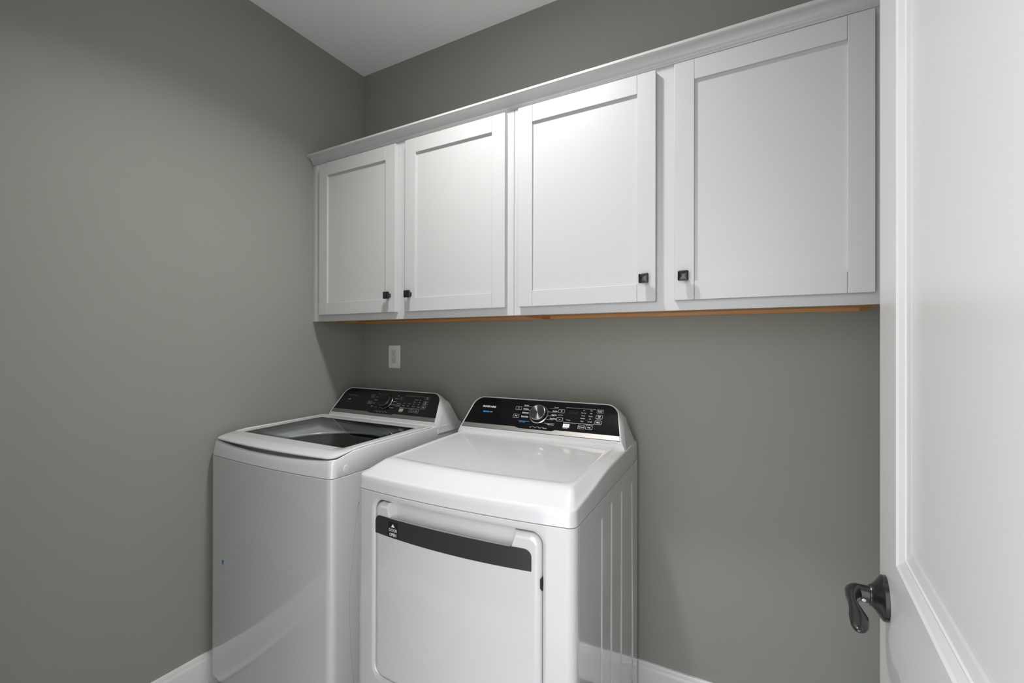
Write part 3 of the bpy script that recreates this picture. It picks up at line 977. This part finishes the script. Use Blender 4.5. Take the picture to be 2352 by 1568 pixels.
obj('glass_pane', bm, M_GLASS, lid, label='dark tinted glass pane')
console(washer, 0.5119, 0.9858, 0, letters_washer, True)
# little locking boss on the right of the cover and scuffs
bm = bmesh.new()
add_lathe(bm, [(0.013, 0.0), (0.0125, 0.0016), (0.0105, 0.0022), (0.0, 0.0018)], Matrix.Translation((0.6735, 0.040, 0.914)) @ Matrix.Rotation(PI / 2 - 0.06, 4, 'Y'), 24)
obj('plug', bm, M_PLASTIC, washer, 40)
fv = lambda u: -0.0195 - 0.017 * (1 - ((u - 0.339) / 0.337) ** 2)
blob('blue_scuff', (0.1010, fv(0.1010) - 0.0006, 0.509), (0.0105, -0.0010, -0.006), (0.0035, -0.0003, 0.0125), M_SCUFFBLUE, washer, 16, 0.6, 2)
blob('scuff', (0.4597, fv(0.4597) - 0.0005, 0.8725), (0.010, 0, 0.001), (0.0, 0, 0.0045), M_SCUFFGREY, washer, 16, 0.5, 3)
feet(washer, WW, WD)

# ------------------------------------------------------------------ dryer
dryer = thing('clothes_dryer', 'white front-loading clothes dryer with a charcoal door handle band, beside the washer', 'dryer', (0.8172, -0.7580, 0), 0.0385)
DW, DD = 0.6765, 0.681
def dout(ins=0.0, insf=None, insb=None, r=0.024, bow=0.020):
    insf = ins if insf is None else insf
    insb = ins if insb is None else insb
    return outline(0.003 + ins, DW - ins, -0.0225 + insf, DD - insb, max(0.004, r - ins * 0.4), 0.006, bow)
rings = [ring3(dout(0.012), 0.034), ring3(dout(0.010), 0.050), ring3(dout(0.0), 0.062), ring3(dout(0.0), 0.35), ring3(dout(0.0), 0.8932), ring3(dout(0.0012), 0.8950), ring3(dout(0.004), 0.8952)]
db = obj('body', loft(rings, True, True, True), M_ENAMEL, dryer, 30)
DUC = 0.33975
dfv = lambda u: -0.0225 - 0.020 * (1 - ((u - DUC) / 0.33675) ** 2)
HU0, HU1, HZ0, HZ1, HR = 0.0785, 0.5965, 0.374, 0.8745, 0.030
def dense(pts, step=0.012):
    out = []
    for i in range(len(pts)):
        a, b = pts[i], pts[(i + 1) % len(pts)]
        d = math.hypot(b[0] - a[0], b[1] - a[1])
        k = max(1, int(math.ceil(d / step)))
        for j in range(k):
            out.append((a[0] + (b[0] - a[0]) * j / k, a[1] + (b[1] - a[1]) * j / k))
    return out
_hole = dense(rrect(0, 1, 0, 1, 0.001, 1), 5)
def hole_pts(off, u0=HU0, u1=HU1, z0=HZ0, z1=HZ1, r=HR):
    # same vertex count whatever the offset
    r2_ = max(0.003, r + off)
    c = []
    n_ = 8
    a_, b_, c_, d_ = u0 - off, u1 + off, z0 - off, z1 + off
    corners = ((b_ - r2_, c_ + r2_, -PI / 2), (b_ - r2_, d_ - r2_, 0), (a_ + r2_, d_ - r2_, PI / 2), (a_ + r2_, c_ + r2_, PI))
    arcs = []
    for cx_, cy_, a0 in corners:
        arcs.append([(cx_ + r2_ * math.cos(a0 + PI / 2 * i / n_), cy_ + r2_ * math.sin(a0 + PI / 2 * i / n_)) for i in range(n_ + 1)])
    for i in range(4):
        c += arcs[i]
        p, q = arcs[i][-1], arcs[(i + 1) % 4][0]
        for j in range(1, 28):
            c.append((p[0] + (q[0] - p[0]) * j / 28, p[1] + (q[1] - p[1]) * j / 28))
    return c
def surf(pts, d):
    return [(u, dfv(u) + d, z) for u, z in pts]
cut = loft([surf(hole_pts(0.013), -0.05), surf(hole_pts(0.013), -0.0006), surf(hole_pts(0.009), 0.0006), surf(hole_pts(0.004), 0.0030), surf(hole_pts(0.001), 0.0058), surf(hole_pts(0.0), 0.0085), surf(hole_pts(0.0), 0.045)], True, True, True)
cutter = obj('cutter', cut, M_DARKGAP)
boolean(db, cutter)
embossed(db, [(0.088, 0.205, 0.12, 0.862, DW, 0.0028, 0.022, 0.0), (0.245, 0.310, 0.12, 0.865, DW, 0.0028, 0.014, 0.0),
              (0.372, 0.436, 0.12, 0.860, DW, 0.0028, 0.014, 0.0), (0.500, 0.590, 0.12, 0.845, DW, 0.0028, 0.014, 0.03)])
boolean(db, obj('cutter', box((DW - 0.0014, 0.0040, 0.066), (DW + 0.01, 0.0060, 0.8965)), M_DARKGAP))
resmooth(db, 30)
# door
gap = 0.0022
DRZ1 = HZ1 - 0.0045
def dpts(ins):
    return hole_pts(-ins, HU0 + 0.0, HU1, HZ0, DRZ1 + gap, HR)
rings = [surf(dpts(gap), 0.038), surf(dpts(gap), 0.0120), surf(dpts(gap + 0.0008), 0.0080), surf(dpts(gap + 0.0030), 0.0045),
         surf(dpts(gap + 0.0065), 0.0015), surf(dpts(gap + 0.0110), -0.0005), surf(dpts(gap + 0.0150), -0.0010)]
for k in range(1, 8):     # fill the face in a few concentric steps so that it follows the bow
    rings.append(None)
rings = [r for r in rings if r]
bm = bmesh.new()
vv = add_loft(bm, rings, True, True, False)
# face as a regular strip grid following the bow: build the inner face from vertical strips
inner = vv[-1]
us = sorted({round(v.co.x, 5) for v in inner})
def zspan(u):
    zs = []
    m_ = len(inner)
    for i in range(m_):
        a, b = inner[i].co, inner[(i + 1) % m_].co
        if (a.x - u) * (b.x - u) <= 0 and abs(a.x - b.x) > 1e-9:
            k_ = (u - a.x) / (b.x - a.x)
            zs.append(a.z + (b.z - a.z) * k_)
    return (min(zs), max(zs)) if zs else None
f_ = bm.faces.new(inner)
# slice the n-gon with vertical planes, each slice edge follows the bow
for u in [HU0 + 0.03 + (HU1 - HU0 - 0.06) * i / 24 for i in range(25)]:
    geom = [g for g in bm.faces if abs(g.normal.length) >= 0 and len(g.verts) > 4 and all(abs(v.co.y - (dfv(v.co.x) - 0.0010)) < 1e-4 for v in g.verts)]
    if not geom:
        break
    gg = set(geom)
    for g in geom:
        gg.update(g.edges); gg.update(g.verts)
    bmesh.ops.bisect_plane(bm, geom=list(gg), plane_co=(u, 0, 0), plane_no=(1, 0, 0), dist=1e-6)
for v in bm.verts:
    if v.co.z > HZ0 + 0.02 and v.co.z < DRZ1 and abs(v.co.y - (dfv(v.co.x) - 0.0010)) < 0.0012 and HU0 + 0.02 < v.co.x < HU1 - 0.02:
        v.co.y = dfv(v.co.x) - 0.0010
ddoor = obj('dryer_door', bm, M_ENAMEL, dryer, 30)
# hand pocket above the band
BZ = 0.8335
def trap(wb_, wt_, z0, z1, d):
    c_ = 0.3295
    P = []
    for i in range(21):
        u = c_ - wb_ + 2 * wb_ * i / 20
        P.append((u, dfv(u) + d, z0))
    for i in range(21):
        u = c_ + wt_ - 2 * wt_ * i / 20
        P.append((u, dfv(u) + d, z1))
    return P
cut = loft([trap(0.1915, 0.2260, BZ - 0.0005, 0.93, -0.06), trap(0.1915, 0.2250, BZ - 0.0005, 0.93, -0.0012), trap(0.1800, 0.2060, BZ - 0.010, 0.93, 0.0225)], True, True, True)
boolean(ddoor, obj('cutter', cut, M_DARKGAP))
resmooth(ddoor, 30)
# charcoal band, follows the bow, rounded upper corners
BU0, BU1, BZ0 = 0.0855, 0.5715, 0.7785
def bandpts(ins):
    r = 0.018
    u0, u1, z0, z1 = BU0 + ins, BU1 - ins, BZ0 + ins, BZ - ins
    P = []
    zb = lambda u: z0 + 0.004 * (abs((u - 0.3285) / 0.243) ** 2)
    for i in range(31):
        u = u0 + (u1 - u0) * i / 30
        P.append((u, zb(u)))
    for i in range(9):
        a = PI / 2 * i / 8
        P.append((u1 - r + r * math.cos(a), z1 - r + r * math.sin(a)))
    for i in range(1, 30):
        P.append((u1 - r + (u0 + r - u1 + r) * i / 30, z1))
    for i in range(9):
        a = PI / 2 + PI / 2 * i / 8
        P.append((u0 + r + r * math.cos(a), z1 - r + r * math.sin(a)))
    return P
bm = bmesh.new()
P0, P1 = bandpts(0.0), bandpts(0.0008)
vv = add_loft(bm, [surf(P0, -0.0006), surf(P0, -0.0022), surf(P1, -0.0030)], True, False, False)
# strips across the face
fr = vv[-1]
nb = 31
lowr = fr[:nb]
upr = list(reversed(fr[nb:]))
# connect lower and upper chains by marching in u
i = j = 0
while i < len(lowr) - 1 or j < len(upr) - 1:
    if j >= len(upr) - 1 or (i < len(lowr) - 1 and lowr[i + 1].co.x <= upr[j + 1].co.x):
        bm.faces.new((lowr[i], lowr[i + 1], upr[j])); i += 1
    else:
        bm.faces.new((lowr[i], upr[j + 1], upr[j])); j += 1
bnd = obj('handle_band', bm, M_CHARCOAL, ddoor, 30, label='charcoal band along the top of the door')
# lip along the pocket
rings = []
for i in range(31):
    u = 0.3295 - 0.188 + 0.376 * i / 30
    y = dfv(u)
    rings.append([(u, y - 0.0029, BZ - 0.0012), (u, y - 0.0026, BZ + 0.0006), (u, y + 0.0015, BZ + 0.0012), (u, y + 0.0030, BZ - 0.0030)])
mat('grey_lip', (0.22, 0.22, 0.22), rough=0.35, noise=0.02)
obj('handle_lip', loft(rings, True, True, True), bpy.data.materials['grey_lip'], ddoor, 40)
# sticker with arrow, DOOR OPEN
def text_mesh(bm_, s, fn, size, bold=0.0, sx=1.0):
    cu = bpy.data.curves.new('txt', 'FONT')
    cu.body = s; cu.size = size; cu.align_x = 'CENTER'; cu.align_y = 'CENTER'; cu.resolution_u = 3; cu.offset = bold
    to = bpy.data.objects.new('txt', cu)
    COL.objects.link(to)
    me = bpy.data.meshes.new_from_object(to.evaluated_get(bpy.context.evaluated_depsgraph_get()))
    vs0 = [bm_.verts.new(fn(v.co.x * sx, v.co.y)) for v in me.vertices]
    for p in me.polygons:
        try:
            bm_.faces.new([vs0[i] for i in p.vertices])
        except ValueError:
            pass
    bpy.data.objects.remove(to); bpy.data.curves.remove(cu); bpy.data.meshes.remove(me)
SU, SZ = 0.1552, 0.8035
fn = lambda d: (lambda x, y: (SU + x, dfv(SU + x) - d, SZ + y))
bm = bmesh.new()
pts = rrect(-0.0180, 0.0180, -0.0215, 0.0215, 0.0025, 4)
add_loft(bm, [[fn(0.0031)(x, y) for x, y in pts], [fn(0.0034)(x, y) for x, y in pts]], True, False, True)
stk = obj('sticker', bm, M_BLACK, ddoor, label='small black sticker reading DOOR OPEN under an arrow')
bm = bmesh.new()
g = fn(0.0037)
bm.faces.new([bm.verts.new(g(x, y)) for x, y in ((-0.0070, 0.0075), (0.0070, 0.0075), (0.0, 0.0165))])
text_mesh(bm, 'DOOR', lambda x, y: g(x, y - 0.0010), 0.0118, 0.0001, 0.86)
text_mesh(bm, 'OPEN', lambda x, y: g(x, y - 0.0135), 0.0118, 0.0003, 0.86)
obj('sticker_lettering', bm, mat('sticker_white', (0.8, 0.8, 0.8), rough=0.5, noise=0.01), ddoor)['kind'] = 'stuff'
# hinge slot cover at the right rim of the door
y = dfv(HU1)
bm = loft([[(HU1 - 0.0052, y + d, 0.7455), (HU1 - 0.0004, y + d, 0.7395), (HU1 - 0.0004, y + d, 0.7720), (HU1 - 0.0052, y + d, 0.7660)] for d in (0.002, 0.012)], True, True, True)
obj('hinge_cap', bm, M_BLACK, ddoor)
blob('paint_chip', (0.1155, dfv(0.1155) - 0.0014, 0.696), (0.0035, 0, -0.001), (0.0005, 0, 0.0014), M_CHIP, ddoor, 10, 0.6, 5)
# top cover
def dpl(v):
    return 0.9647 + 0.0250 * v
def dtz(u, v):
    return 0.9300 + 0.026 * sstep(v, -0.03, 0.35)
rings = [ring3(dout(0.0055), 0.8966), ring3(dout(0.0010), 0.8966), ring3(dout(0.0003), 0.8978),
         ring3(dout(0.0012, 0.002, 0.001), lambda u, v: 0.8978 + 0.6 * (dtz(u, v) - 0.8978)),
         ring3(dout(0.0018, 0.0022, 0.002), lambda u, v: dtz(u, v) + 0.0015),
         ring3(dout(0.003, 0.004, 0.003), lambda u, v: dtz(u, v) + 0.005),
         ring3(dout(0.005, 0.0066, 0.004), lambda u, v: dtz(u, v) + 0.0073),
         ring3(dout(0.0078, 0.0105, 0.006), lambda u, v: dtz(u, v) + 0.0086),
         ring3(dout(0.0105, 0.015, 0.01), lambda u, v: (dtz(u, v) + 0.0086) * 0.94 + (dpl(v) + 0.0006) * 0.06),
         ring3(dout(0.018, 0.038, 0.05), lambda u, v: (dtz(u, v) + 0.0086) * 0.66 + (dpl(v) + 0.0006) * 0.34),
         ring3(dout(0.028, 0.064, 0.11), lambda u, v: (dtz(u, v) + 0.0086) * 0.3 + (dpl(v) + 0.0006) * 0.7),
         ring3(dout(0.034, 0.08, 0.16), lambda u, v: (dtz(u, v) + 0.0086) * 0.08 + (dpl(v) + 0.0006) * 0.92),
         ring3(dout(0.0380, 0.0900, 0.185, 0.050), lambda u, v: dpl(v) + 0.0006),
         ring3(dout(0.0420, 0.1000, 0.190, 0.050), lambda u, v: dpl(v) + 0.0010),
         ring3(dout(0.0450, 0.1040, 0.193, 0.050), lambda u, v: dpl(v) - 0.0002),
         ring3(dout(0.0480, 0.1080, 0.196, 0.050), lambda u, v: dpl(v) - 0.0014),
         ring3(dout(0.0540, 0.1160, 0.202, 0.050), lambda u, v: dpl(v) - 0.0018)]
obj('top_cover', loft(rings, True, False, True), M_PLASTIC, dryer, 32)
console(dryer, 0.5032, 0.9882, 0, letters_dryer, False)
feet(dryer, DW, DD)

# ------------------------------------------------------------------ room door leaf, open inwards beside the camera
TH = 0.0445
ex, ey = math.sin(TH), math.cos(TH)
camx, camy = 1.8625, -1.7232
# leaf frame: local x = distance from the camera's foot point along the leaf, local y = away from the room side, z up
door = bpy.data.objects.new('door_1', None)
COL.objects.link(door)
door['kind'] = 'structure'
door.location = (camx + math.cos(TH) * 0.117, camy - math.sin(TH) * 0.117, 0)
door.rotation_euler = (0, 0, PI / 2 - TH)
# with this rotation local x -> e, local y -> -n (towards the room); so the visible face is y = 0 and the thickness goes to y < 0
S0, S1, T = 0.102, 0.856, 0.035
PU0, PU1 = S0 + 0.115, 0.741
Z0, Z1 = 0.012, 2.038
panels = [(1.040, 1.905), (0.240, 0.860)]
def door_leaf():
    bm = bmesh.new()
    def quad(a, b, c, d, y):
        bm.faces.new([bm.verts.new((p[0], y, p[1])) for p in (a, b, c, d)])
    for y in (0.0, -T):
        sgn = 1 if y == 0.0 else -1
        xs = [S0, PU0, PU1, S1]
        zs = [Z0, panels[1][0], panels[1][1], panels[0][0], panels[0][1], Z1]
        for i in range(3):
            for j in range(5):
                if i == 1 and j in (1, 3):
                    rings_ = []
                    a0, a1, b0, b1 = xs[1], xs[2], zs[j], zs[j + 1]
                    for ins, dep in ((0, 0), (0.003, 0.0022), (0.0125, 0.0060), (0.0145, 0.0060), (0.0160, 0.0076), (0.0290, 0.0092), (0.0330, 0.0102), (0.0385, 0.0105), (0.0395, 0.0105)):
                        rings_.append([(px, y - sgn * dep, pz) for px, pz in ((a0 + ins, b0 + ins), (a1 - ins, b0 + ins), (a1 - ins, b1 - ins), (a0 + ins, b1 - ins))])
                    add_loft(bm, rings_, True, False, True)
                else:
                    quad((xs[i], zs[j]), (xs[i + 1], zs[j]), (xs[i + 1], zs[j + 1]), (xs[i], zs[j + 1]), y)
    # rim
    cs = [(S0, Z0), (S1, Z0), (S1, Z1), (S0, Z1)]
    for i in range(4):
        a, b = cs[i], cs[(i + 1) % 4]
        bm.faces.new([bm.verts.new(p) for p in ((a[0], 0, a[1]), (b[0], 0, b[1]), (b[0], -T, b[1]), (a[0], -T, a[1]))])
    bmesh.ops.remove_doubles(bm, verts=bm.verts, dist=1e-6)
    return bm
leaf = obj('door_leaf', door_leaf(), M_DOOR, door)
def lever(side):
    g_ = 1 if side > 0 else -1
    y0 = 0.0 if side > 0 else -T
    h = thing_part = bpy.data.objects.new('door_handle', None)
    COL.objects.link(h)
    h.parent = door
    sx, sz = 0.803, 0.9690
    R = Matrix.Translation((sx, y0, sz)) @ Matrix.Rotation(-g_ * PI / 2, 4, 'X')
    bm = bmesh.new()
    add_lathe(bm, [(0.0, 0.0), (0.0298, 0.0), (0.0298, 0.0048), (0.0286, 0.0062), (0.0255, 0.0085), (0.0200, 0.0120), (0.0160, 0.0155), (0.0146, 0.0172), (0.0142, 0.0188), (0.0130, 0.0195), (0.0, 0.0195)], R, 40)
    obj('rosette', bm, M_BLACKMETAL, h, 35)
    # neck and wave-shaped lever: swept ellipse
    path = [((0, 0.0165), (0.0115, 0.0115)), ((0, 0.030), (0.0113, 0.0113)), ((-0.001, 0.0340), (0.0114, 0.0118)), ((-0.006, 0.0375), (0.0105, 0.0120)), ((-0.016, 0.0395), (0.0085, 0.0114)),
            ((-0.028, 0.0408), (0.0062, 0.0098)), ((-0.038, 0.0410), (0.0056, 0.0085)), ((-0.048, 0.0400), (0.0072, 0.0074)), ((-0.058, 0.0388), (0.0088, 0.0064)), ((-0.068, 0.0382), (0.0106, 0.0058)), ((-0.080, 0.0386), (0.0102, 0.0052)), ((-0.091, 0.0396), (0.0090, 0.0046)), ((-0.098, 0.0408), (0.0062, 0.0036)), ((-0.1015, 0.0416), (0.0028, 0.0018)), ((-0.1020, 0.0417), (0.0006, 0.0006))]
    rings_ = []
    for i, ((a, b), (ra_, rb_)) in enumerate(path):
        p0 = path[max(0, i - 1)][0]; p1 = path[min(len(path) - 1, i + 1)][0]
        tx, ty = p1[0] - p0[0], p1[1] - p0[1]
        L = math.hypot(tx, ty) or 1
        tx, ty = tx / L, ty / L
        nx, ny = -ty, tx
        rr = []
        for k in range(20):
            an = 2 * PI * k / 20
            ox, oz = math.cos(an) * ra_, math.sin(an) * rb_
            rr.append((sx + a + nx * ox, y0 + g_ * (b + ny * ox), sz + oz - 0.05 * max(0, -a - 0.02)))
        rings_.append(rr)
    obj('lever', loft(rings_, True, True, True), M_BLACKMETAL, h, 60)
    bm = bmesh.new()
    add_lathe(bm, [(0.0026, 0.0), (0.0026, 0.0008), (0.0, 0.0012)], Matrix.Translation((sx - 0.0105, y0 + g_ * 0.0262, sz - 0.0045)) @ Matrix.Rotation(-PI / 2 - 0.35, 4, 'Y'), 14)
    obj('set_screw', bm, M_SCREW, h)
    bm = bmesh.new()
    add_lathe(bm, [(0.0022, 0.0), (0.0022, 0.0016), (0.0, 0.002)], Matrix.Translation((sx - 0.0240, y0 + g_ * 0.0024, sz - 0.0170)) @ Matrix.Rotation(-PI / 2 - 0.6, 4, 'Y'), 10)
    obj('privacy_pin', bm, M_BLACKMETAL, h)
lever(1)
lever(-1)
